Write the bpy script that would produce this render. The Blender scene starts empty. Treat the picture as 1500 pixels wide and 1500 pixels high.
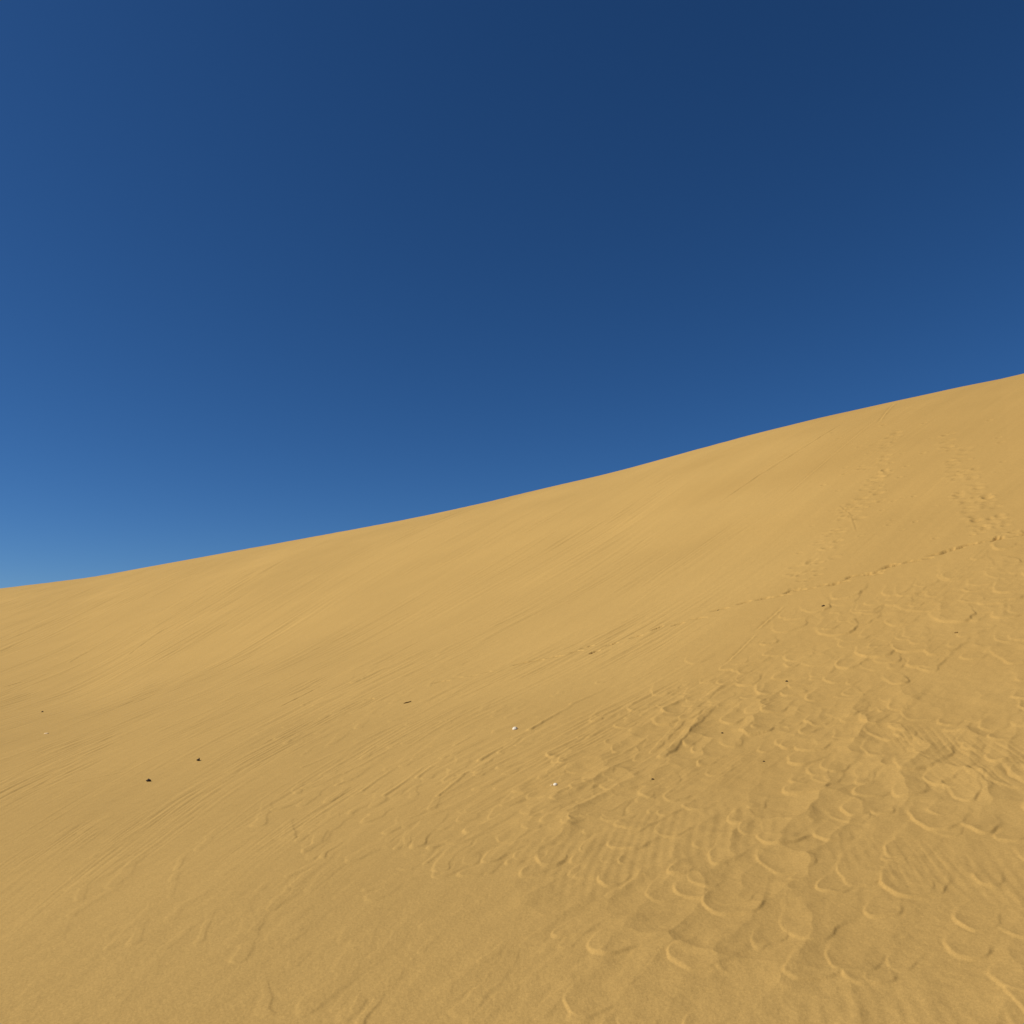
import bpy, math, random
import numpy as np
from mathutils import Vector, Matrix, Euler

C = bpy.context.scene.collection
rng = np.random.default_rng(11)
random.seed(11)

# ------------------------------------------------------------------ survey
# eye height, focal length (in units of a 1500-wide frame) and pitch of the camera
F = 28 / 36 * 1500.0
PITCH = math.atan((950 - 750) / F)
ZC = 1.6
# skyline of the dune, as sighted from the camera
SIL = np.array([(0, 862), (133, 846), (213, 831), (350, 806), (493, 780), (600, 760), (700, 738.6), (800, 714.5),
                (900, 691.5), (1000, 664), (1100, 636.7), (1200, 612), (1300, 590), (1400, 568), (1500, 548)], float)


def ray(px, py):
    u = (np.asarray(px, float) - 750) / F
    v = (750 - np.asarray(py, float)) / F
    c, s = math.cos(PITCH), math.sin(PITCH)
    return u, c - v * s, s + v * c


def ss(a, b, x):
    t = np.clip((x - a) / (b - a), 0, 1)
    return t * t * (3 - 2 * t)


# ------------------------------------------------------------------ noise
def _hash(ix, iy, seed):
    h = (ix.astype(np.int64) * 374761393 + iy.astype(np.int64) * 668265263 + seed * 982451653) & 0xFFFFFFFF
    h = ((h ^ (h >> 13)) * 1274126177) & 0xFFFFFFFF
    return (h ^ (h >> 16)) & 0xFFFF


def noise(x, y, seed=0):
    x = np.asarray(x, float)
    y = np.asarray(y, float)
    ix = np.floor(x)
    iy = np.floor(y)
    fx = (x - ix)
    fy = (y - iy)
    ux = fx * fx * fx * (fx * (fx * 6 - 15) + 10)
    uy = fy * fy * fy * (fy * (fy * 6 - 15) + 10)

    def g(dx, dy):
        a = _hash(ix + dx, iy + dy, seed) * (2 * math.pi / 65536)
        return np.cos(a) * (fx - dx) + np.sin(a) * (fy - dy)
    n0 = g(0, 0) * (1 - ux) + g(1, 0) * ux
    n1 = g(0, 1) * (1 - ux) + g(1, 1) * ux
    return (n0 * (1 - uy) + n1 * uy) * 1.5


# ------------------------------------------------------------------ the dune's large form
AL = math.radians(45)            # the slip face climbs towards the right and away
SK = np.array([-400, -60, -20, -8, -2, 3, 8, 13, 19, 26, 32, 36, 40, 47, 60, 100, 3000.])
PK = np.array([0, 0, .0, .02, .05, .13, .29, .44, .49, .46, .38, .15, -.08, -.4, -.25, 0, 0.])
sg = np.linspace(-400, 3000, 68001)
dp = np.interp(sg, SK, PK)
kk = np.hanning(41)
kk /= kk.sum()
dp = np.convolve(np.pad(dp, 20, 'edge'), kk, 'valid')
PG = np.cumsum(dp) * (sg[1] - sg[0])
PG -= np.interp(0, sg, PG)


def base0(x, y):
    s = x * math.sin(AL) + y * math.cos(AL)
    s = s + .30 * np.logaddexp(0, np.clip((-x - 2.5) / 2, -40, 40)) * (1 - ss(120, 300, np.hypot(x, y)))   # the foot swings round on the left
    return np.interp(s, sg, PG)


sx, sy, sz = ray(SIL[:, 0], SIL[:, 1])
TH = np.arctan2(sx, sy)
TT = sz / np.hypot(sx, sy)
thg = np.linspace(TH[0], TH[-1], 400)
tt = np.interp(thg, TH, TT)
kk = np.hanning(31)
kk /= kk.sum()
tt = np.convolve(np.pad(tt, 15, 'reflect', reflect_type='odd'), kk, 'valid')
rr = np.exp(np.linspace(math.log(1.2), math.log(600), 3000))
W_ = ss(6, 24, rr)[None]
T0_ = (base0(rr[None] * np.sin(thg)[:, None], rr[None] * np.cos(thg)[:, None]) - ZC) / rr
dT = np.zeros(400)
for i in range(12):              # the crest sags and swells a little along its length
    dT += tt - (T0_ + dT[:, None] * W_).max(1)
CD = rr[(T0_ + dT[:, None] * W_).argmax(1)]


def base(x, y):
    th = np.arctan2(x, y)
    r = np.hypot(x, y)
    d = np.interp(th, thg, dT) * np.clip(1 - np.maximum(np.abs(th) - .57, 0) / .6, 0, 1)
    return base0(x, y) + d * r * ss(6, 24, r) * (1 - ss(150, 400, r))


def at(px, py):
    """the spot on the dune seen at a pixel of the 1500 x 1500 photograph"""
    vx, vy, vz = ray(px, py)
    h = math.hypot(vx, vy)
    th = math.atan2(vx, vy)
    T = (base(rr * math.sin(th), rr * math.cos(th)) - ZC) / rr
    i = int(np.argmax(T >= vz / h))
    if T.max() < vz / h:
        i = int(T.argmax())
    r = rr[i] if i == 0 else rr[i - 1] + (rr[i] - rr[i - 1]) * (vz / h - T[i - 1]) / (T[i] - T[i - 1])
    return np.array([r * math.sin(th), r * math.cos(th)])


# ------------------------------------------------------------------ the sheet's grid
tv = np.linspace(-0.655, 0.655, 1560)
to = np.linspace(0.655, 2 * math.pi - 0.655, 142)[1:-1]
ths = np.concatenate([tv, to])
rs = np.concatenate([np.linspace(.35, 2.2, 90)[:-1], np.exp(np.linspace(math.log(2.2), math.log(14), 1010))[:-1],
                     np.exp(np.linspace(math.log(14), math.log(30), 350))[:-1],
                     np.exp(np.linspace(math.log(30), math.log(200), 490)),
                     np.exp(np.linspace(math.log(205), math.log(3200), 60))])
NT, NR = len(ths), len(rs)
NV = len(tv)
X = np.sin(ths)[:, None] * rs[None]
Y = np.cos(ths)[:, None] * rs[None]
H = np.zeros_like(X)
x = X[:NV]
y = Y[:NV]
R = np.hypot(x, y)
LR = np.log(R)
TA = np.arctan2(x, y)

# grain-flow streaks follow the fall line, whose bearing turns from left to right across the face
ta_k = np.radians([-60, -38, -26, -13, -7, 0, 12, 28, 40, 60])
az_k = np.radians([-32, -16, -4, 13, 25, 37, 42, 47, 58, 72])
tg = np.linspace(-1.05, 1.05, 2001)
gg = np.tan(np.clip(np.interp(tg, ta_k, az_k) - tg, .2, .75))
IG = np.cumsum(1 / gg) * (tg[1] - tg[0])
IG -= np.interp(0, tg, IG)
AC = LR - np.interp(TA, tg, IG)          # constant along a streak


def flow(th):
    return np.interp(th, ta_k, az_k)


def mask(px, py, rad_w, soft=.5):
    """soft round patch on the ground: centre by pixel, radius in metres"""
    c = at(px, py)
    d = np.hypot(x - c[0], y - c[1])
    return 1 - ss(rad_w * (1 - soft), rad_w, d)


D = np.zeros_like(x)
QC = R / np.interp(TA, thg, CD)           # 1 at the crest
calm = 1 - .8 * ss(.55, .95, QC)
# gentle undulation of the face
D += .014 * noise(x * .16, y * .16, 1) * ss(5, 14, R) * calm
D += .006 * noise(x * .55 + 7, y * .55, 2) * ss(2, 6, R) * calm
# streaks: several widths, in patches
wv = .18 * noise(AC * 3, LR * 3.2, 5) + .05 * noise(AC * 9, LR * 7, 6)
A1 = AC + wv * .10
pat = .12 + .88 * ss(-.05, .5, noise(AC * 4.5 + 3, LR * 2.2, 8) + .35 * noise(AC * 13, LR * 6, 9))
pat2 = ss(-.05, .5, noise(AC * 6 + 31, LR * 3.0, 18) + .3 * noise(AC * 17, LR * 7, 19))
pat3 = ss(.05, .5, noise(AC * 5 + 11, LR * 3.5, 28) + .3 * noise(AC * 15, LR * 9, 29))
near = ss(4, 7.5, R)
right_fade = np.interp(TA, [-.6, -.35, -.12, .14, .24, .34], [1.35, 1.5, 2.1, 2.5, 1.3, .4])


def ridge(n):
    return 1 - np.abs(n) * 2


st = .50 * noise(A1 * 62, LR * 7, 21) * pat + .55 * noise(A1 * 105 + 9, LR * 11, 22) * pat3
st += 1.0 * np.maximum(ridge(noise(A1 * 34 + 3, LR * 4.5, 23)) - .6, 0) * pat2
st -= 1.3 * np.maximum(ridge(noise(A1 * 26 + 13, LR * 4.0, 26)) - .72, 0) * pat3
D += R * .00062 * st * near * right_fade * (1 - .45 * ss(.75, 1, QC))
D += R * .0002 * noise(A1 * 16, LR * 2.4, 24) * ss(5, 9, R) * calm
# small wind ripples, everywhere but very low
rip_a = x * math.cos(math.radians(20)) - y * math.sin(math.radians(20))
D += .0009 * noise(rip_a * 14, (x + y) * 2.2, 31) * (1 - ss(14, 30, R))
D += .0007 * noise(x * 9, y * 9, 33) * (1 - ss(10, 20, R))
rp2 = x * math.cos(math.radians(14)) - y * math.sin(math.radians(14))
D += .0009 * np.sin(rp2 * 105 + 6 * noise(x * 1.6, y * 1.2, 35)) * ss(-.1, .5, noise(x * .9, y * .9 + 4, 36)) * (1 - ss(4.5, 7.5, R)) * ss(-.5, .3, TA)
D += .0007 * noise(x * 30, y * 30, 37) * (1 - ss(3.5, 7, R))
D += (.00050 * noise(x * 75, y * 75, 38) + .00036 * noise(x * 140, y * 140, 39)) * (1 - ss(4, 7, R))

# ------------------------------------------------------------------ slumped lobes and tongues
LB = np.zeros_like(x)
WX = .036 * noise(x * 3.2, y * 3.2, 41) + .016 * noise(x * 8, y * 8, 42)
WY = .060 * noise(x * 3.2 + 9, y * 3.2, 43) + .026 * noise(x * 8, y * 8 + 5, 44)
dth = tv[1] - tv[0]


def window(c, rad):
    r0 = math.hypot(*c)
    t0 = math.atan2(c[0], c[1])
    dt = rad / max(r0 - rad, .4)
    i0 = max(0, int((t0 - dt - tv[0]) / dth))
    i1 = min(NV, int((t0 + dt - tv[0]) / dth) + 2)
    j0 = int(np.searchsorted(rs, max(r0 - rad, 0)))
    j1 = int(np.searchsorted(rs, r0 + rad)) + 1
    return slice(i0, max(i1, i0)), slice(j0, j1)


def lobe(c, az, L, w, A, edge=.011, bowl=.5, warp=1.0):
    """a tongue of sand: blunt raised front at c, thinning uphill along bearing az"""
    s = window(c, L + w)
    if s[0].stop - s[0].start < 2:
        return
    dx = x[s] + WX[s] * warp - c[0]
    dy = y[s] + WY[s] * warp - c[1]
    u = dx * math.sin(az) + dy * math.cos(az)
    v = dx * math.cos(az) - dy * math.sin(az)
    hw = w * .5
    q = hw * 2.0
    k = np.clip((u - q) / max(L - q, .01), 0, 1)
    hb = hw * (1 - .3 * k * k)
    f = 1 - (v / hb) ** 2 - (np.maximum(q - u, 0) / q) ** 2
    dist = f * hw * .5
    edge = min(edge, hw * .3) * (1 + 4 * ss(.3, 1, np.abs(v) / hw) * ss(.3, 1.0, u / q))
    prof = np.clip(1 - u / L, 0, 1) ** .8
    prof = prof * (1 - bowl + bowl * np.clip(1 - f, 0, 1) ** 1.5)
    prof = prof * (1 + random.uniform(-.45, .45) * np.clip(v / hw, -1, 1))
    LB[s] = np.maximum(LB[s], A * prof * ss(0, edge, dist))


def dent(c, az, a, b, depth, rim=.1):
    """a print: steep wall at the end az points away from, floor rising gently towards az"""
    s = window(c, 2.2 * max(a, b))
    if s[0].stop - s[0].start < 2:
        return
    dx = x[s] + WX[s] * .3 - c[0]
    dy = y[s] + WY[s] * .3 - c[1]
    u = (dx * math.sin(az) + dy * math.cos(az)) / a
    v = (dx * math.cos(az) - dy * math.sin(az)) / b
    q = np.hypot(u, v)
    D[s] += -depth * (1 - ss(.55, 1.0, q)) * np.clip((1.05 - u) / 1.6, 0, 1) ** 1.3 + depth * rim * np.exp(-((q - 1.15) / .25) ** 2) * (u < 0)


def pock(c, az, a, b, depth, rim=.35):
    """an old, half filled print with a soft raised rim"""
    s = window(c, 2.2 * max(a, b))
    if s[0].stop - s[0].start < 2:
        return
    dx = x[s] + WX[s] * .3 - c[0]
    dy = y[s] + WY[s] * .3 - c[1]
    u = (dx * math.sin(az) + dy * math.cos(az)) / a
    v = (dx * math.cos(az) - dy * math.sin(az)) / b
    q = np.hypot(u, v)
    D[s] += -depth * (1 - ss(.25, 1.0, q)) + depth * rim * np.exp(-((q - 1.15) / .3) ** 2) * (u < 0.2)


def inside(p, poly):
    n = len(poly)
    r = False
    for i in range(n):
        (x1, y1), (x2, y2) = poly[i], poly[(i + 1) % n]
        if (y1 > p[1]) != (y2 > p[1]) and p[0] < (x2 - x1) * (p[1] - y1) / (y2 - y1) + x1:
            r = not r
    return r


def scatter(poly, n, wr, lr, ar, az=None, edge=.011, bowl=.5):
    xs = [p[0] for p in poly]
    ys = [p[1] for p in poly]
    k = 0
    while k < n:
        p = (random.uniform(min(xs), max(xs)), random.uniform(min(ys), max(ys)))
        if not inside(p, poly):
            continue
        k += 1
        c = at(*p)
        a = (float(flow(math.atan2(c[0], c[1]))) if az is None else math.radians(az)) + random.gauss(0, .22)
        w = random.uniform(*wr)
        lobe(c, a, w * random.uniform(*lr), w, random.uniform(*ar), edge, bowl)


# trampled apron: lobes overlap like scales all over it, here and there worn away
APRON = [(840, 1060), (1080, 975), (1165, 890), (1250, 875), (1330, 870), (1420, 815), (1520, 770), (1700, 740), (1700, 1600), (780, 1600), (760, 1172)]
FLAT = [(1370, 985), (1440, 955), (1490, 985), (1480, 1050), (1400, 1058), (1345, 1035)]
AW = [tuple(at(*p)) for p in APRON]
FW = [tuple(at(*p)) for p in FLAT]
FAZ = math.radians(37)
cells = []
for iu in range(-14, 80):
    for iv in range(-70, 70):
        cells.append((iu, iv))
random.shuffle(cells)
for iu, iv in cells:
    u_ = (iu + random.uniform(-.5, .5)) * .40
    v_ = (iv + random.uniform(-.5, .5)) * .20
    p = (u_ * math.sin(FAZ) + v_ * math.cos(FAZ), u_ * math.cos(FAZ) - v_ * math.sin(FAZ))
    if not inside(p, AW) or inside(p, FW) or math.hypot(*p) > 16:
        continue
    r_ = math.hypot(*p)
    dens = float(noise(np.array([p[0] * .6 + 3]), np.array([p[1] * .6]), 95)[0])
    far_ = min(max((r_ - 7) / 4, 0), 1)
    if random.random() < .06 + .42 * far_ - dens * .8:
        continue
    w_l = random.choice([.17, .2, .24, .28, .33]) * random.uniform(.85, 1.15) * (1 + .5 * far_)
    lobe(p, FAZ + random.gauss(0, .25), w_l * random.uniform(1.5, 2.3), w_l, random.uniform(.007, .019) * (1 + .4 * far_) * (.55 + .45 * min(1, max(0, (r_ - 3) / 2.5))), .009, random.uniform(.55, .85))
# slimmer tongues towards the middle
scatter([(640, 1130), (760, 1070), (900, 1040), (1080, 975), (1010, 1080), (900, 1290), (560, 1290)], 95, (.09, .2), (3.0, 5.5), (.006, .013), None, .012, .25)
scatter([(420, 1172), (520, 1090), (700, 1040), (850, 1010), (760, 1090), (640, 1230), (470, 1275), (360, 1215)], 90, (.07, .15), (3.5, 7), (.003, .008), None, .012, .2)
scatter([(350, 1060), (560, 960), (700, 960), (640, 1060), (430, 1110)], 70, (.07, .18), (5, 10), (.003, .007), None, .014, .15)
# the ground nearer than the photograph's lower edge
scatter([(380, 1172), (780, 1172), (860, 1510), (420, 1510)], 34, (.08, .18), (3, 7), (.001, .004), None, .02, .15)
scatter([(-40, 1190), (400, 1172), (430, 1510), (-40, 1510)], 8, (.08, .16), (4, 8), (.001, .002), None, .02, .1)

scatter([(300, 1230), (900, 1230), (860, 1510), (380, 1510)], 46, (.06, .16), (3, 6.5), (.002, .006), None, .014, .2)
scatter([(120, 1180), (520, 1200), (420, 1400), (60, 1400)], 26, (.06, .14), (4, 8), (.0015, .004), None, .016, .15)
# single lobes read off the photograph: front of the lobe, width in pixels, length / width, height
for px, py, wp, l, a in [
        (1327, 1134, 62, 2.0, .024), (1369, 1151, 46, 2.2, .024), (1353, 1114, 54, 2.2, .022), (1321, 1084, 38, 2.2, .020),
        (1311, 1042, 38, 2.4, .022), (1359, 979, 36, 2.2, .022), (1223, 1051, 26, 2.6, .016), (1262, 1059, 46, 2.0, .018),
        (1211, 1064, 22, 2.4, .016), (1130, 1044, 24, 2.4, .018), (1132, 1067, 24, 2.2, .016), (1178, 1077, 34, 2.4, .020),
        (1143, 1093, 32, 2.2, .018), (1190, 1139, 42, 2.2, .020), (1209, 1148, 26, 2.2, .016), (1394, 1075, 36, 2.0, .020),
        (1415, 1100, 36, 2.2, .018), (1450, 1072, 40, 2.2, .020), (1257, 1153, 34, 2.4, .018), (1162, 1168, 50, 2.4, .020),
        (1262, 1170, 52, 2.2, .020), (1322, 1169, 48, 2.2, .020), (1405, 1172, 46, 2.2, .020), (1303, 880, 34, 1.8, .018),
        (1440, 886, 60, 1.5, .026), (1490, 842, 44, 1.6, .026), (1465, 860, 44, 1.6, .022), (1414, 936, 34, 1.6, .020),
        (1308, 917, 40, 1.6, .018), (1268, 933, 30, 1.6, .014), (1236, 949, 34, 1.8, .014), (1495, 900, 46, 1.6, .022),
        (1498, 940, 40, 1.8, .022), (1496, 1030, 38, 1.8, .024), (1380, 895, 36, 1.5, .016), (1416, 969, 34, 1.8, .018),
        (924, 1062, 44, 2.6, .014), (898, 1106, 44, 2.4, .014), (986, 1025, 50, 2.0, .012), (838, 1115, 60, 2.0, .012),
        (872, 1001, 20, 3.0, .012), (1010, 972, 44, 1.8, .012), (1094, 975, 36, 1.8, .012), (1003, 1000, 50, 1.8, .011)]:
    c = at(px, py)
    w = wp / F * math.hypot(*c)
    lobe(c, float(flow(math.atan2(c[0], c[1]))) + random.gauss(0, .1), w * l * 1.25, w, a * .75, .011)
# long parallel tongues: front pixel, tail pixel, width in pixels
for f_, t_, wp, a in [((968, 1114), (1060, 1020), 20, .024), ((953, 1106), (1036, 1018), 16, .015), ((972, 1088), (1032, 1020), 17, .015),
                      ((1012, 1042), (1068, 996), 17, .018), ((1028, 1028), (1085, 985), 16, .016),
                      ((772, 1070), (840, 1030), 13, .020), ((836, 1032), (885, 1008), 13, .015), ((700, 1116), (758, 1080), 13, .018),
                      ((640, 1168), (700, 1116), 11, .014), ((560, 1168), (620, 1124), 10, .012), ((528, 1160), (590, 1118), 9, .010),
                      ((500, 1135), (575, 1095), 9, .008), ((440, 1125), (520, 1090), 8, .007), ((730, 1105), (770, 1075), 11, .014),
                      ((610, 1140), (650, 1112), 10, .012)]:
    c = at(*f_)
    t = at(*t_)
    v = t - c
    lobe(c, math.atan2(v[0], v[1]), float(np.hypot(*v)) * 1.15, wp / F * math.hypot(*c), a, .014, .25, .5)
for _ in range(1):                # loose sand has no knife edges
    LB[1:-1] = .25 * LB[:-2] + .5 * LB[1:-1] + .25 * LB[2:]
    LB[:, 1:-1] = .25 * LB[:, :-2] + .5 * LB[:, 1:-1] + .25 * LB[:, 2:]
D += .95 * LB

# bowls with thin cusped rims where the apron has been trodden and has slumped
def zone(poly_px, soft):
    """soft mask of a patch of ground given by its outline"""
    pts = [at(*p) for p in poly_px]
    ins = np.zeros(x.shape, bool)
    dm = np.full(x.shape, 1e9)
    for i in range(len(pts)):
        (x1, y1), (x2, y2) = pts[i], pts[(i + 1) % len(pts)]
        hit = ((y1 > y) != (y2 > y)) & (x < (x2 - x1) * (y - y1) / (y2 - y1 + 1e-12) + x1)
        ins ^= hit
        t = np.clip(((x - x1) * (x2 - x1) + (y - y1) * (y2 - y1)) / ((x2 - x1) ** 2 + (y2 - y1) ** 2), 0, 1)
        dm = np.minimum(dm, np.hypot(x - x1 - t * (x2 - x1), y - y1 - t * (y2 - y1)))
    d = np.where(ins, dm, -dm) + .35 * noise(x * 1.1, y * 1.1, 91) + .15 * noise(x * 3.1, y * 3.1, 92)
    return ss(-soft, soft, d)


TRAMP = zone(APRON, .55)
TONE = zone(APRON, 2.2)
SMOOTH = 1 - zone(FLAT, .25)
cu = (x * math.sin(FAZ) + y * math.cos(FAZ) + WY * 1.3) / .50
cv = (x * math.cos(FAZ) - y * math.sin(FAZ) + WX * 1.3) / .235


def bowls(cu, cv, seed):
    iu = np.floor(cu)
    iv = np.floor(cv)
    F1 = np.full(cu.shape, 9.)
    A_ = np.zeros(cu.shape)
    for du in (-1, 0, 1):
        for dv in (-1, 0, 1):
            h1 = _hash(iu + du, iv + dv, seed) / 65536.
            h2 = _hash(iu + du, iv + dv, seed + 1) / 65536.
            h3 = _hash(iu + du, iv + dv, seed + 2) / 65536.
            pu = cu - (iu + du + .1 + .8 * h1)
            d = pu ** 2 + (cv - (iv + dv + .1 + .8 * h2)) ** 2 + .07 * h3
            F1 = np.minimum(F1, d)
    return F1


amt = TRAMP * SMOOTH * (.3 + .7 * ss(-.35, .2, noise(x * .8 + 3, y * .8, 96))) * (1 - .6 * ss(7, 9.5, R)) * (.55 + .45 * ss(3, 5.5, R))
D += .043 * np.clip(bowls(cu, cv, 101), 0, 1.2) * amt
D += .012 * np.clip(bowls(cu * 1.9 + 5, cv * 1.9, 111), 0, 1.2) * amt * ss(-.1, .4, noise(x * 1.3, y * 1.3 + 8, 97))
D += .0025 * noise(x * 7, y * 7, 98) * TRAMP + .0012 * noise(x * 17, y * 17, 99) * TRAMP

# ------------------------------------------------------------------ tracks
# footprints crossing the face from middle to right
Z3 = [(240, 720), (310, 705), (415, 685), (535, 655), (595, 630), (640, 655), (735, 613), (865, 573), (980, 528), (1095, 503),
      (1205, 470), (1320, 422), (1455, 383)]
Z4 = [(60, 360), (130, 350), (200, 325), (260, 312), (445, 280), (495, 272), (555, 240), (630, 228), (680, 228), (740, 188), (785, 182),
      (900, 157), (960, 142), (1020, 118), (1060, 105), (1090, 98), (1120, 92), (1160, 76), (1195, 67), (1340, 38), (1465, 22)]
prints = [(700 + a / 3.75, 780 + b / 3.75, 1.7) for a, b in Z3] + [(1100 + a / 3.75, 780 + b / 3.75, 1.) for a, b in Z4]
for (ax, ay, ak), (bx, by, bk) in list(zip(prints[13:-1], prints[14:])):
    for q_ in (.33, .67):
        if random.random() < .8:
            prints.append((ax + (bx - ax) * q_ + random.gauss(0, 1.5), ay + (by - ay) * q_ + random.gauss(0, 1.2), random.uniform(.25, .6)))
prints += [(712, 985, .5), (690, 990, .5), (668, 993, .4), (650, 998, .5), (640, 1000, .4), (540, 1024, .4)]
lin = at(1000, 910) - at(1400, 802)
TAZ = math.atan2(lin[0], lin[1])
for px, py, k in prints:
    c = at(px, py)
    sc = math.hypot(*c) / 12.
    big = 1.0
    dent(c, TAZ + random.gauss(0, .25), (.085 + .05 * random.random()) * sc * (1.25 if k > 1.5 else 1), max(.038, .060 * (sc > 1.15)) * sc, .062 * k * sc * big, .04)
# two worn lanes climbing the face
for lane, n, wd, dep in [([(1165, 862), (1200, 812), (1240, 765), (1262, 735), (1290, 690), (1310, 640)], 70, 24, .010),
                         ([(1215, 790), (1255, 742), (1285, 690), (1320, 620)], 24, 10, .008),
                         ([(1395, 690), (1405, 715), (1415, 740), (1428, 762), (1440, 782)], 32, 9, .010),
                         ([(1415, 690), (1435, 720), (1450, 752), (1470, 785)], 26, 9, .009),
                         ([(1375, 640), (1400, 660), (1420, 700)], 20, 26, .008),
                         ([(1445, 725), (1470, 765), (1495, 788)], 14, 4, .012)]:
    P_ = np.array(lane, float)
    tl = np.concatenate([[0], np.cumsum(np.hypot(*np.diff(P_, axis=0).T))])
    for i in range(n):
        t = random.random() * tl[-1]
        px = np.interp(t, tl, P_[:, 0]) + random.gauss(0, wd * .45)
        py = np.interp(t, tl, P_[:, 1]) + random.gauss(0, wd * .2)
        c = at(px, py)
        sc = math.hypot(*c) / 12.
        pock(c, random.uniform(0, 3), random.uniform(.06, .12) * sc, random.uniform(.05, .09) * sc, dep * random.uniform(.4, 1.4) * sc, .4)
# scattered pocks on the upper right
for i in range(60):
    c = at(random.uniform(1190, 1500), random.uniform(610, 800))
    sc = math.hypot(*c) / 12.
    pock(c, random.uniform(0, 3), .05 * sc, .04 * sc, random.uniform(.003, .011) * sc, .5)


def groove(p0, p1, wpx, depth, bend=0.0, n=70):
    a = at(*p0)
    b = at(*p1)
    d = b - a
    L = float(np.hypot(*d))
    az = math.atan2(d[0], d[1])
    s = window((a + b) / 2, L * .5 + .6)
    if s[0].stop - s[0].start < 2:
        return
    dx = x[s] - a[0]
    dy = y[s] - a[1]
    u = (dx * math.sin(az) + dy * math.cos(az)) / L
    w = wpx / F * R[s]
    v = dx * math.cos(az) - dy * math.sin(az) - bend * L * 4 * u * (1 - u) + .3 * w * noise(u * 9, u * 0, int(L * 10))
    q = v / w
    D[s] += depth * q * np.exp(-q * q) * ss(0, .2, u) * ss(1, .8, u) * (.6 + .6 * noise(u * 7, u * 0 + 3, 77))


for p0, p1, w, dep, be in [((1112, 757), (1305, 600), 2.2, .03, 0), ((1285, 622), (1312, 590), 2.0, .05, 0), ((1100, 705), (1235, 620), 2.4, -.055, .01),
                           ((1100, 697), (1215, 628), 2.2, .05, .01), ((1040, 745), (1200, 640), 2.4, -.045, 0),
                           ((178, 968), (268, 904), 2.0, -.03, -.03), ((100, 972), (146, 946), 2.2, -.035, -.04), ((0, 1008), (34, 998), 1.8, -.05, 0),
                           ((540, 925), (640, 878), 1.6, -.03, 0), ((735, 792), (830, 748), 1.8, .05, 0), ((748, 790), (825, 756), 1.8, -.05, 0),
                           ((610, 835), (700, 812), 1.8, -.04, 0), ((380, 850), (450, 830), 1.8, -.05, 0), ((440, 960), (560, 905), 1.8, -.03, 0),
                           ((400, 1040), (480, 1000), 2, -.02, 0), ((60, 855), (190, 832), 1.4, -.10, 0),
                           ((90, 1150), (190, 1128), 1.8, -.015, 0), ((1228, 740), (1250, 757), 2.0, .018, 0), ((1246, 755), (1255, 780), 1.8, .014, 0),
                           ((1105, 925), (1150, 885), 3.0, .03, 0), ((1060, 975), (1110, 925), 2.6, .02, 0)]:
    groove(p0, p1, w, dep, be)
# patches of clear wind ripples near the right edge
for px, py, rad, az, lam, amp in [(1352, 1082, .42, 12, .050, .0022), (1452, 1112, .55, 12, .060, .0032), (1478, 1135, .4, 14, .085, .0042),
                                  (1400, 1150, .35, 8, .05, .0012), (1320, 1260, .4, 12, .05, .0015)]:
    a = math.radians(az)
    ph = (x * math.cos(a) - y * math.sin(a)) * 2 * math.pi / lam + 5 * noise(x * 2.2, y * 1.5, 61)
    D += .62 * amp * (np.sin(ph) + .35 * np.sin(2 * ph + .9)) * mask(px, py, rad, .8) * (.6 + .6 * noise(x * 5, y * 3, 62))

# detail fades out where the grid turns coarse
D *= (1 - ss(.60, .655, np.abs(TA)))
H = base(X, Y)
H[:NV] += D
GH = H


def ground(px_xy):
    """height of the finished surface"""
    r = math.hypot(*px_xy)
    t = math.atan2(px_xy[0], px_xy[1])
    i = int(np.clip(round((t - tv[0]) / dth), 0, NV - 1))
    j = int(np.clip(np.searchsorted(rs, r), 1, NR - 1))
    k = (r - rs[j - 1]) / (rs[j] - rs[j - 1])
    return float(GH[i, j - 1] * (1 - k) + GH[i, j] * k)


# ------------------------------------------------------------------ mesh of the dune
me = bpy.data.meshes.new('dune')
co = np.empty((NT * NR + 1, 3), np.float32)
co[:-1, 0] = X.ravel()
co[:-1, 1] = Y.ravel()
co[:-1, 2] = H.ravel()
co[-1] = (0, 0, float(base(np.array([.001]), np.array([.001]))[0]))
I = np.arange(NT)
J = np.arange(NR - 1)
a = (I[:, None] * NR + J[None])
b = (((I + 1) % NT)[:, None] * NR + J[None])
quads = np.stack([a, a + 1, b + 1, b], -1).reshape(-1, 4)
quads = quads[:, ::-1]
tris = np.stack([np.full(NT, NT * NR), ((I + 1) % NT) * NR, I * NR], -1)
# bearing grows clockwise seen from above; keep every face looking up
me.vertices.add(len(co))
me.vertices.foreach_set('co', co.ravel())
nl = quads.size + tris.size
me.loops.add(nl)
me.loops.foreach_set('vertex_index', np.concatenate([quads.ravel(), tris.ravel()]).astype(np.int32))
nf = len(quads) + len(tris)
me.polygons.add(nf)
st_ = np.concatenate([np.arange(len(quads)) * 4, len(quads) * 4 + np.arange(len(tris)) * 3]).astype(np.int32)
me.polygons.foreach_set('loop_start', st_)
me.polygons.foreach_set('use_smooth', np.ones(nf, bool))
me.update(calc_edges=True)
me.validate()


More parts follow.
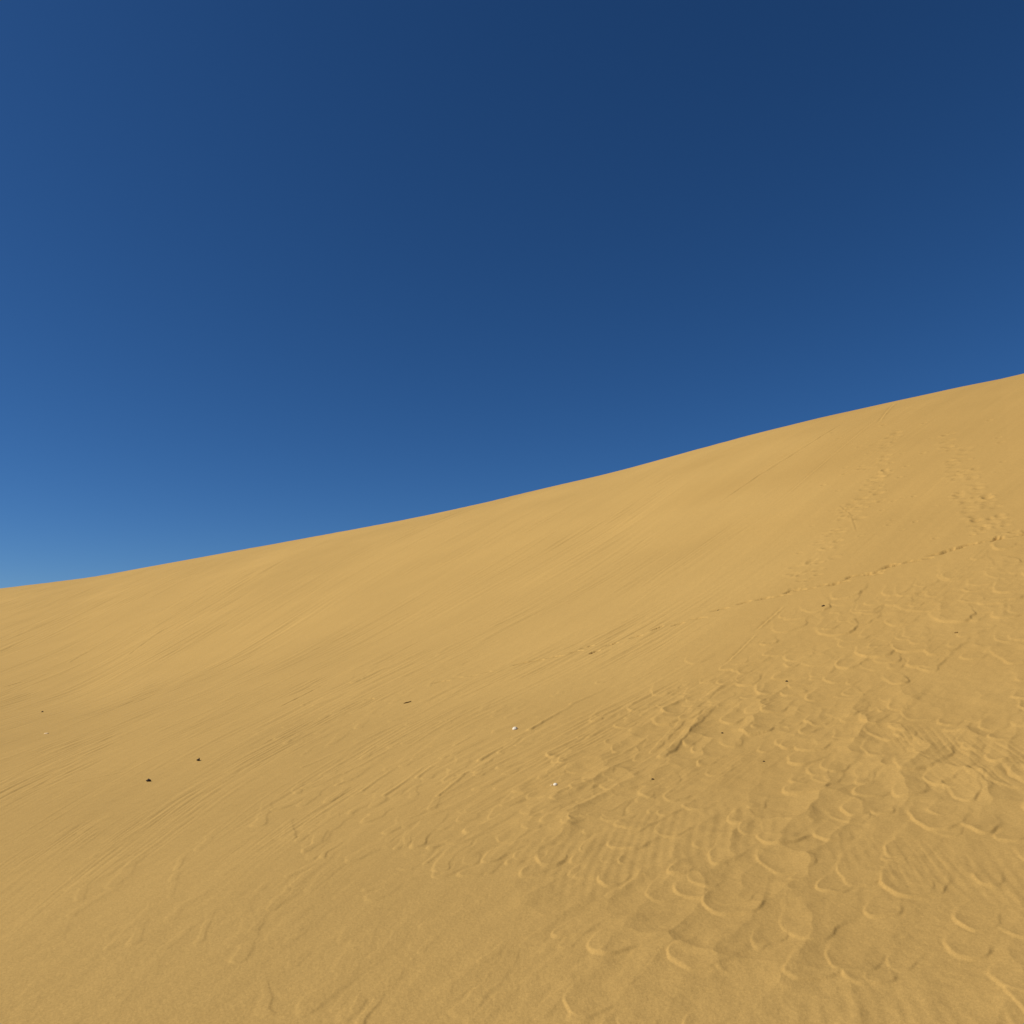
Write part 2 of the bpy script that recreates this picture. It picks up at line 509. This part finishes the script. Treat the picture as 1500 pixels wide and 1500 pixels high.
# ------------------------------------------------------------------ materials
def material(name, rgb, rough=.9, spec=.1, var=.12, scale=40, bump=0.0, bscale=300):
    m = bpy.data.materials.new(name)
    m.use_nodes = True
    n = m.node_tree.nodes
    l = m.node_tree.links
    bs = n['Principled BSDF']
    bs.inputs['Roughness'].default_value = rough
    bs.inputs['Specular IOR Level'].default_value = spec
    tc = n.new('ShaderNodeTexCoord')
    nz = n.new('ShaderNodeTexNoise')
    nz.inputs['Scale'].default_value = scale
    nz.inputs['Detail'].default_value = 5
    l.new(tc.outputs['Object'], nz.inputs['Vector'])
    rp = n.new('ShaderNodeValToRGB')
    rp.color_ramp.elements[0].position = .3
    rp.color_ramp.elements[1].position = .7
    rp.color_ramp.elements[0].color = tuple(c * (1 - var) for c in rgb) + (1,)
    rp.color_ramp.elements[1].color = tuple(min(1, c * (1 + var)) for c in rgb) + (1,)
    l.new(nz.outputs['Fac'], rp.inputs['Fac'])
    l.new(rp.outputs['Color'], bs.inputs['Base Color'])
    if bump:
        n2 = n.new('ShaderNodeTexNoise')
        n2.inputs['Scale'].default_value = bscale
        n2.inputs['Detail'].default_value = 3
        l.new(tc.outputs['Object'], n2.inputs['Vector'])
        bp = n.new('ShaderNodeBump')
        bp.inputs['Strength'].default_value = bump
        bp.inputs['Distance'].default_value = .002
        l.new(n2.outputs['Fac'], bp.inputs['Height'])
        l.new(bp.outputs['Normal'], bs.inputs['Normal'])
    return m, bs, rp


sand, sb, srp = material('sand', (.457, .288, .091), 1.0, .04, .05, .12, .35, 170)
# a finer mottling of grain sizes over the broad tone drift
n = sand.node_tree.nodes
l = sand.node_tree.links
g = n.new('ShaderNodeTexNoise')
g.inputs['Scale'].default_value = 9
g.inputs['Detail'].default_value = 8
g.inputs['Roughness'].default_value = .7
l.new([k for k in n if k.type == 'TEX_COORD'][0].outputs['Object'], g.inputs['Vector'])
mr = n.new('ShaderNodeMapRange')
mr.inputs['To Min'].default_value = .93
mr.inputs['To Max'].default_value = 1.07
l.new(g.outputs['Fac'], mr.inputs['Value'])
g2 = n.new('ShaderNodeTexNoise')
g2.inputs['Scale'].default_value = 75
g2.inputs['Detail'].default_value = 3
l.new([k for k in n if k.type == 'TEX_COORD'][0].outputs['Object'], g2.inputs['Vector'])
m2 = n.new('ShaderNodeMapRange')
m2.inputs['From Min'].default_value = .3
m2.inputs['From Max'].default_value = .7
m2.inputs['To Min'].default_value = .93
m2.inputs['To Max'].default_value = 1.07
l.new(g2.outputs['Fac'], m2.inputs['Value'])
gsn = n.new('ShaderNodeAttribute')
gsn.attribute_name = 'grain_sorting'
m3 = n.new('ShaderNodeMapRange')
m3.inputs['From Min'].default_value = -.6
m3.inputs['From Max'].default_value = .6
m3.inputs['To Min'].default_value = .97
m3.inputs['To Max'].default_value = 1.03
l.new(gsn.outputs['Fac'], m3.inputs['Value'])
g3 = n.new('ShaderNodeTexNoise')
g3.inputs['Scale'].default_value = 260
g3.inputs['Detail'].default_value = 2
l.new([k for k in n if k.type == 'TEX_COORD'][0].outputs['Object'], g3.inputs['Vector'])
m4 = n.new('ShaderNodeMapRange')
m4.inputs['From Min'].default_value = .3
m4.inputs['From Max'].default_value = .7
m4.inputs['To Min'].default_value = .90
m4.inputs['To Max'].default_value = 1.10
l.new(g3.outputs['Fac'], m4.inputs['Value'])
p0 = n.new('ShaderNodeMath')
p0.operation = 'MULTIPLY'
l.new(m4.outputs['Result'], p0.inputs[0])
l.new(m2.outputs['Result'], p0.inputs[1])
p1 = n.new('ShaderNodeMath')
p1.operation = 'MULTIPLY'
l.new(p0.outputs[0], p1.inputs[0])
l.new(m3.outputs['Result'], p1.inputs[1])
p2 = n.new('ShaderNodeMath')
p2.operation = 'MULTIPLY'
l.new(mr.outputs['Result'], p2.inputs[0])
l.new(p1.outputs[0], p2.inputs[1])
mx = n.new('ShaderNodeVectorMath')
mx.operation = 'SCALE'
l.new(srp.outputs['Color'], mx.inputs[0])
l.new(p2.outputs[0], mx.inputs['Scale'])
l.new(mx.outputs['Vector'], sb.inputs['Base Color'])
# sand colour is darker and browner over the trampled apron and right shoulder
dark_ = np.zeros((NT, NR), np.float32)
gs = np.zeros((NT, NR), np.float32)
gs[:NV] = (.5 * noise(A1 * 14, LR * 2.2, 130) + .35 * noise(A1 * 40, LR * 5, 131) + .4 * noise(x * .5, y * .5, 132)) * (1 - ss(.60, .655, np.abs(TA)))
ga = me.attributes.new('grain_sorting', 'FLOAT', 'POINT')
ga.data.foreach_set('value', np.concatenate([gs.ravel(), [0]]).astype(np.float32))
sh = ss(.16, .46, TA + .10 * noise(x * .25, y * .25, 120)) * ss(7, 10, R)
dark_[:NV] = np.clip(TONE * (.75 + .25 * ss(-.5, .5, noise(x * .7, y * .7, 121))) + .8 * sh * (1 - TONE), 0, 1) * (1 - ss(.60, .655, np.abs(TA)))
at_ = me.attributes.new('dark_tone', 'FLOAT', 'POINT')
at_.data.foreach_set('value', np.concatenate([dark_.ravel(), [0]]).astype(np.float32))
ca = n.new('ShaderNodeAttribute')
ca.attribute_name = 'dark_tone'
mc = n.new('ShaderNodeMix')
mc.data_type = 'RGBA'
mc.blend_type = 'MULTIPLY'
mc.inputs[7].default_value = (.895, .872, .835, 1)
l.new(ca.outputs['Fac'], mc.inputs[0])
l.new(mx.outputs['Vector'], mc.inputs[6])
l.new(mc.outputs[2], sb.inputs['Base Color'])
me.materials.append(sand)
dune = bpy.data.objects.new('sand_dune', me)
dune['kind'] = 'structure'
dune['label'] = 'tall golden sand dune slope with streaks, slumped lobes and faint footprints'
C.objects.link(dune)

bark = material('dark_litter', (.022, .012, .006), .8, .2, .4, 60)[0]
brown = material('brown_wood', (.19, .11, .03), .85, .15, .4, 60)[0]
stone = material('dark_stone', (.040, .024, .010), .8, .2, .4, 60)[0]
white = material('white_stone', (.80, .72, .55), .5, .3, .06, 60)[0]
pale = material('pale_stone', (.68, .50, .27), .7, .2, .08, 60)[0]


# ------------------------------------------------------------------ litter on the sand
def mesh_obj(name, verts, faces, mat, parent=None, smooth=True):
    m = bpy.data.meshes.new(name)
    m.from_pydata([tuple(v) for v in verts], [], faces)
    m.materials.append(mat)
    for p in m.polygons:
        p.use_smooth = smooth
    m.update()
    o = bpy.data.objects.new(name, m)
    C.objects.link(o)
    if parent:
        o.parent = parent
    return o


def tag(o, label, cat, group=None):
    o['label'] = label
    o['category'] = cat
    if group:
        o['group'] = group


def seat(px, py, sink=0.0):
    c = at(px, py)
    # refine so the piece really lies on the finished surface
    e = .03
    z = ground(c)
    bx = float(base(np.array([c[0] + e]), np.array([c[1]]))[0] - base(np.array([c[0] - e]), np.array([c[1]]))[0]) / (2 * e)
    by = float(base(np.array([c[0]]), np.array([c[1] + e]))[0] - base(np.array([c[0]]), np.array([c[1] - e]))[0]) / (2 * e)
    nrm = Vector((-bx, -by, 1)).normalized()
    return Vector((c[0], c[1], z - sink)), nrm


def place(o, px, py, yaw, sink=0.0, roll=0.0):
    p, nrm = seat(px, py, sink)
    q = nrm.to_track_quat('Z', 'Y')
    o.matrix_world = Matrix.Translation(p) @ q.to_matrix().to_4x4() @ Matrix.Rotation(yaw, 4, 'Z') @ Matrix.Rotation(roll, 4, 'X')


def pebble(name, sx_, sy_, sz_, mat, seed, nu=14, nv=9):
    rg = np.random.default_rng(seed)
    k = rg.normal(size=(4, 3)) * 1.6
    ph = rg.uniform(0, 6, 4)
    vs = [(0, 0, sz_ * .95)]
    fs = []
    for i in range(1, nv):
        p = math.pi * i / nv
        for j in range(nu):
            t = 2 * math.pi * j / nu
            d = np.array([math.sin(p) * math.cos(t), math.sin(p) * math.sin(t), math.cos(p)])
            f = 1 + .09 * sum(math.sin(float(k[m] @ d) * 1.7 + ph[m]) for m in range(4))
            vs.append((d[0] * f * sx_, d[1] * f * sy_, d[2] * f * sz_))
    vs.append((0, 0, -sz_ * .95))
    for j in range(nu):
        fs.append((0, 1 + j, 1 + (j + 1) % nu))
        for i in range(nv - 2):
            a_ = 1 + i * nu
            fs.append((a_ + j, a_ + nu + j, a_ + nu + (j + 1) % nu, a_ + (j + 1) % nu))
        fs.append((len(vs) - 1, 1 + (nv - 2) * nu + (j + 1) % nu, 1 + (nv - 2) * nu + j))
    return mesh_obj(name, vs, fs, mat)


def tube(pts, rad, n=7):
    vs, fs = [], []
    for i, p in enumerate(pts):
        d = (Vector(pts[min(i + 1, len(pts) - 1)]) - Vector(pts[max(i - 1, 0)])).normalized()
        s_ = d.cross(Vector((0, 0, 1))).normalized()
        u_ = s_.cross(d)
        for j in range(n):
            t = 2 * math.pi * j / n
            vs.append(Vector(p) + rad[i] * (s_ * math.cos(t) + u_ * math.sin(t)))
    for i in range(len(pts) - 1):
        for j in range(n):
            fs.append((i * n + j, i * n + (j + 1) % n, (i + 1) * n + (j + 1) % n, (i + 1) * n + j))
    fs.append(tuple(range(n - 1, -1, -1)))
    fs.append(tuple((len(pts) - 1) * n + j for j in range(n)))
    return vs, fs


def leaf(name, L, Wd, curl, lift, seed, mat):
    """dry leaf along X: curled blade with real thickness (part) and a stalk (part)"""
    e = bpy.data.objects.new(name, None)
    e.empty_display_size = .03
    C.objects.link(e)
    rg = np.random.default_rng(seed)
    n_, m_ = 14, 8
    top, bot = [], []
    for i in range(n_ + 1):
        t = i / n_
        w = Wd * (math.sin(math.pi * min(1, t * .96 + .03)) ** .75) * (1 - .25 * t)
        for j in range(m_ + 1):
            s_ = j / m_ * 2 - 1
            z = lift * math.sin(math.pi * t) + curl * s_ * s_ * w + .004 * math.sin(9 * t + 5 * s_) + .006
            p = np.array([(t - .5) * L, s_ * w * .5 * (1 + .08 * math.sin(i * 2.3)), z])
            top.append(p)
            bot.append(p - np.array([0, 0, .010]))
    vs = top + bot
    o = len(top)
    fs = []
    q = m_ + 1
    for i in range(n_):
        for j in range(m_):
            a_ = i * q + j
            fs.append((a_, a_ + q, a_ + q + 1, a_ + 1))
            fs.append((o + a_, o + a_ + 1, o + a_ + q + 1, o + a_ + q))
    edge = [j for j in range(q)] + [i * q + m_ for i in range(1, n_ + 1)] + [n_ * q + j for j in range(m_ - 1, -1, -1)] + [i * q for i in range(n_ - 1, 0, -1)]
    for k, a_ in enumerate(edge):
        b_ = edge[(k + 1) % len(edge)]
        fs.append((a_, b_, o + b_, o + a_))
    mesh_obj('blade', vs, fs, mat, e)
    pts = [(-L * .5 + .004, 0, .004), (-L * .62, .003, .003), (-L * .74, .008, .001)]
    v2, f2 = tube(pts, [.0032, .0026, .0022])
    mesh_obj('stalk', v2, f2, mat, e)
    return e


def size(px, py, pixels):
    return pixels / F * float(np.hypot(*at(px, py)))


# two black curled leaves at the lower left
s = size(291, 1114, 7.6)
o = leaf('dead_leaf', s * .8, s * .6, .18, s * .10, 3, bark)
tag(o, 'black dead leaf with a stalk, upper of the two at the lower left', 'leaf', 'black dead leaves on the sand')
place(o, 291, 1114, math.radians(-14), -s * .10, math.radians(24))
s = size(218, 1144, 8)
o = leaf('dead_leaf', s * .85, s * .5, .12, s * .08, 5, bark)
tag(o, 'slender black dead leaf, lower of the two at the lower left', 'leaf', 'black dead leaves on the sand')
place(o, 218, 1144, math.radians(33), -s * .08, math.radians(20))
# a brown twig
a_, b_ = at(594, 1030.5), at(600, 1027)
L_ = .85 * float(np.hypot(*(b_ - a_)))
r_ = size(597, 1029, .8)
vs, fs = tube([(-L_ / 2, 0, r_ * .8), (-L_ * .2, L_ * .02, r_ * 1.0), (L_ * .15, -L_ * .015, r_ * .9), (L_ / 2, L_ * .02, r_ * 1.3)], [r_ * .8, r_, r_ * .9, r_ * .6], 9)
o = mesh_obj('twig', vs, fs, brown)
tag(o, 'short brown twig lying alone on smooth sand left of the picture centre', 'twig')
d_ = b_ - a_
place(o, 597, 1029, math.atan2(d_[1], d_[0]))
# dark pebbles: pixel, size in pixels, label
G = 'small dark pebbles on the sand'
for k, (px, py, sp, lab) in enumerate([
        (62, 1043, 3.2, 'tiny dark brown pebble alone on the smooth sand by the left edge'),
        (1206, 889, 4.0, 'small dark pebble just below the footprint line, beside shallow pale lobes'),
        (1152.5, 999, 3.8, 'small dark pebble on the open sand above the slumped sand lobes'),
        (1058, 1074, 3.4, 'small dark pebble right beside the long parallel sand tongues'),
        (1119, 1116.5, 3.2, 'tiny dark pebble among large sand lobes, right of the parallel tongues'),
        (956, 1144.5, 3.6, 'flat dark pebble directly below the tips of the parallel sand tongues'),
        (962, 920, 5.0, 'dark pebble lying in the row of footprints, lower left of the pair there'),
        (1053, 891.5, 4.6, 'dark pebble lying in the row of footprints, upper right of the pair there'),
        (1401, 928, 3.6, 'brown flat pebble among soft lobes near the right edge')]):
    s = size(px, py, sp)
    o = pebble('pebble', s * .52, s * .38, s * .29, brown if k == 8 else stone, 20 + k)
    tag(o, lab, 'pebble', G)
    place(o, px, py, random.uniform(-.4, .4), -s * (.3 if k in (6, 7) else .12))
# pale shells
s = size(754.5, 1068.5, 5.6)
o = pebble('white_pebble', s * .42, s * .72, s * .42, white, 51)
tag(o, 'bright white oval pebble, the largest pale speck, beside a slim sand tongue', 'pebble', 'white pebbles on the sand')
place(o, 754.5, 1068.5, math.radians(-24), -s * .14)
s = size(813.5, 1153.5, 4.6)
o = pebble('white_pebble', s * .5, s * .62, s * .42, white, 52)
tag(o, 'small round white pebble with a paler beige one touching its left side', 'pebble', 'white pebbles on the sand')
place(o, 813.5, 1153.5, math.radians(-20), -s * .14)
s = size(808, 1154, 3.4)
o = pebble('white_pebble', s * .5, s * .45, s * .30, pale, 53)
tag(o, 'tiny beige pebble just left of a small round white pebble', 'pebble', 'white pebbles on the sand')
place(o, 808, 1154, .2, -s * .08)
s = size(68, 1075, 6)
o = pebble('white_pebble', s * .62, s * .20, s * .16, pale, 54)
tag(o, 'pale beige sliver of stone on smooth sand below the leftmost dark pebble', 'pebble', 'white pebbles on the sand')
place(o, 68, 1075, math.radians(50), -s * .05)

# ------------------------------------------------------------------ light and sky
SUN_AZ, SUN_EL = math.radians(-102), math.radians(41)     # bearing from +Y, clockwise; height
sd = Vector((math.sin(SUN_AZ) * math.cos(SUN_EL), math.cos(SUN_AZ) * math.cos(SUN_EL), math.sin(SUN_EL)))
su = bpy.data.lights.new('sun', 'SUN')
su.energy = 4.75
su.angle = math.radians(.53)
su.color = (1, .95, .87)
so = bpy.data.objects.new('sun', su)
so.rotation_euler = sd.to_track_quat('Z', 'Y').to_euler()
C.objects.link(so)

w = bpy.data.worlds.new('World')
bpy.context.scene.world = w
w.use_nodes = True
n = w.node_tree.nodes
l = w.node_tree.links
sk = n.new('ShaderNodeTexSky')
sk.sky_type = 'NISHITA'
sk.sun_disc = False
sk.sun_elevation = SUN_EL
sk.sun_rotation = SUN_AZ
sk.altitude = 0
sk.air_density = .7
sk.dust_density = .15
sk.ozone_density = 10
bg = n['Background']
bg.inputs['Strength'].default_value = .076
hs = n.new('ShaderNodeHueSaturation')
hs.inputs['Saturation'].default_value = 1.1
l.new(sk.outputs['Color'], hs.inputs['Color'])
l.new(hs.outputs['Color'], bg.inputs['Color'])

# ------------------------------------------------------------------ camera
cd = bpy.data.cameras.new('camera')
cd.sensor_width = 36
cd.lens = 28
cd.clip_start = .05
cd.clip_end = 8000
cam = bpy.data.objects.new('camera', cd)
cam.location = (0, 0, ZC)
cam.rotation_euler = (math.pi / 2 + PITCH, 0, 0)
C.objects.link(cam)
sc = bpy.context.scene
sc.camera = cam
sc.view_settings.view_transform = 'Standard'
sc.view_settings.look = 'None'
sc.view_settings.exposure = 0
sc.view_settings.gamma = 1
sc.cycles.max_bounces = 6
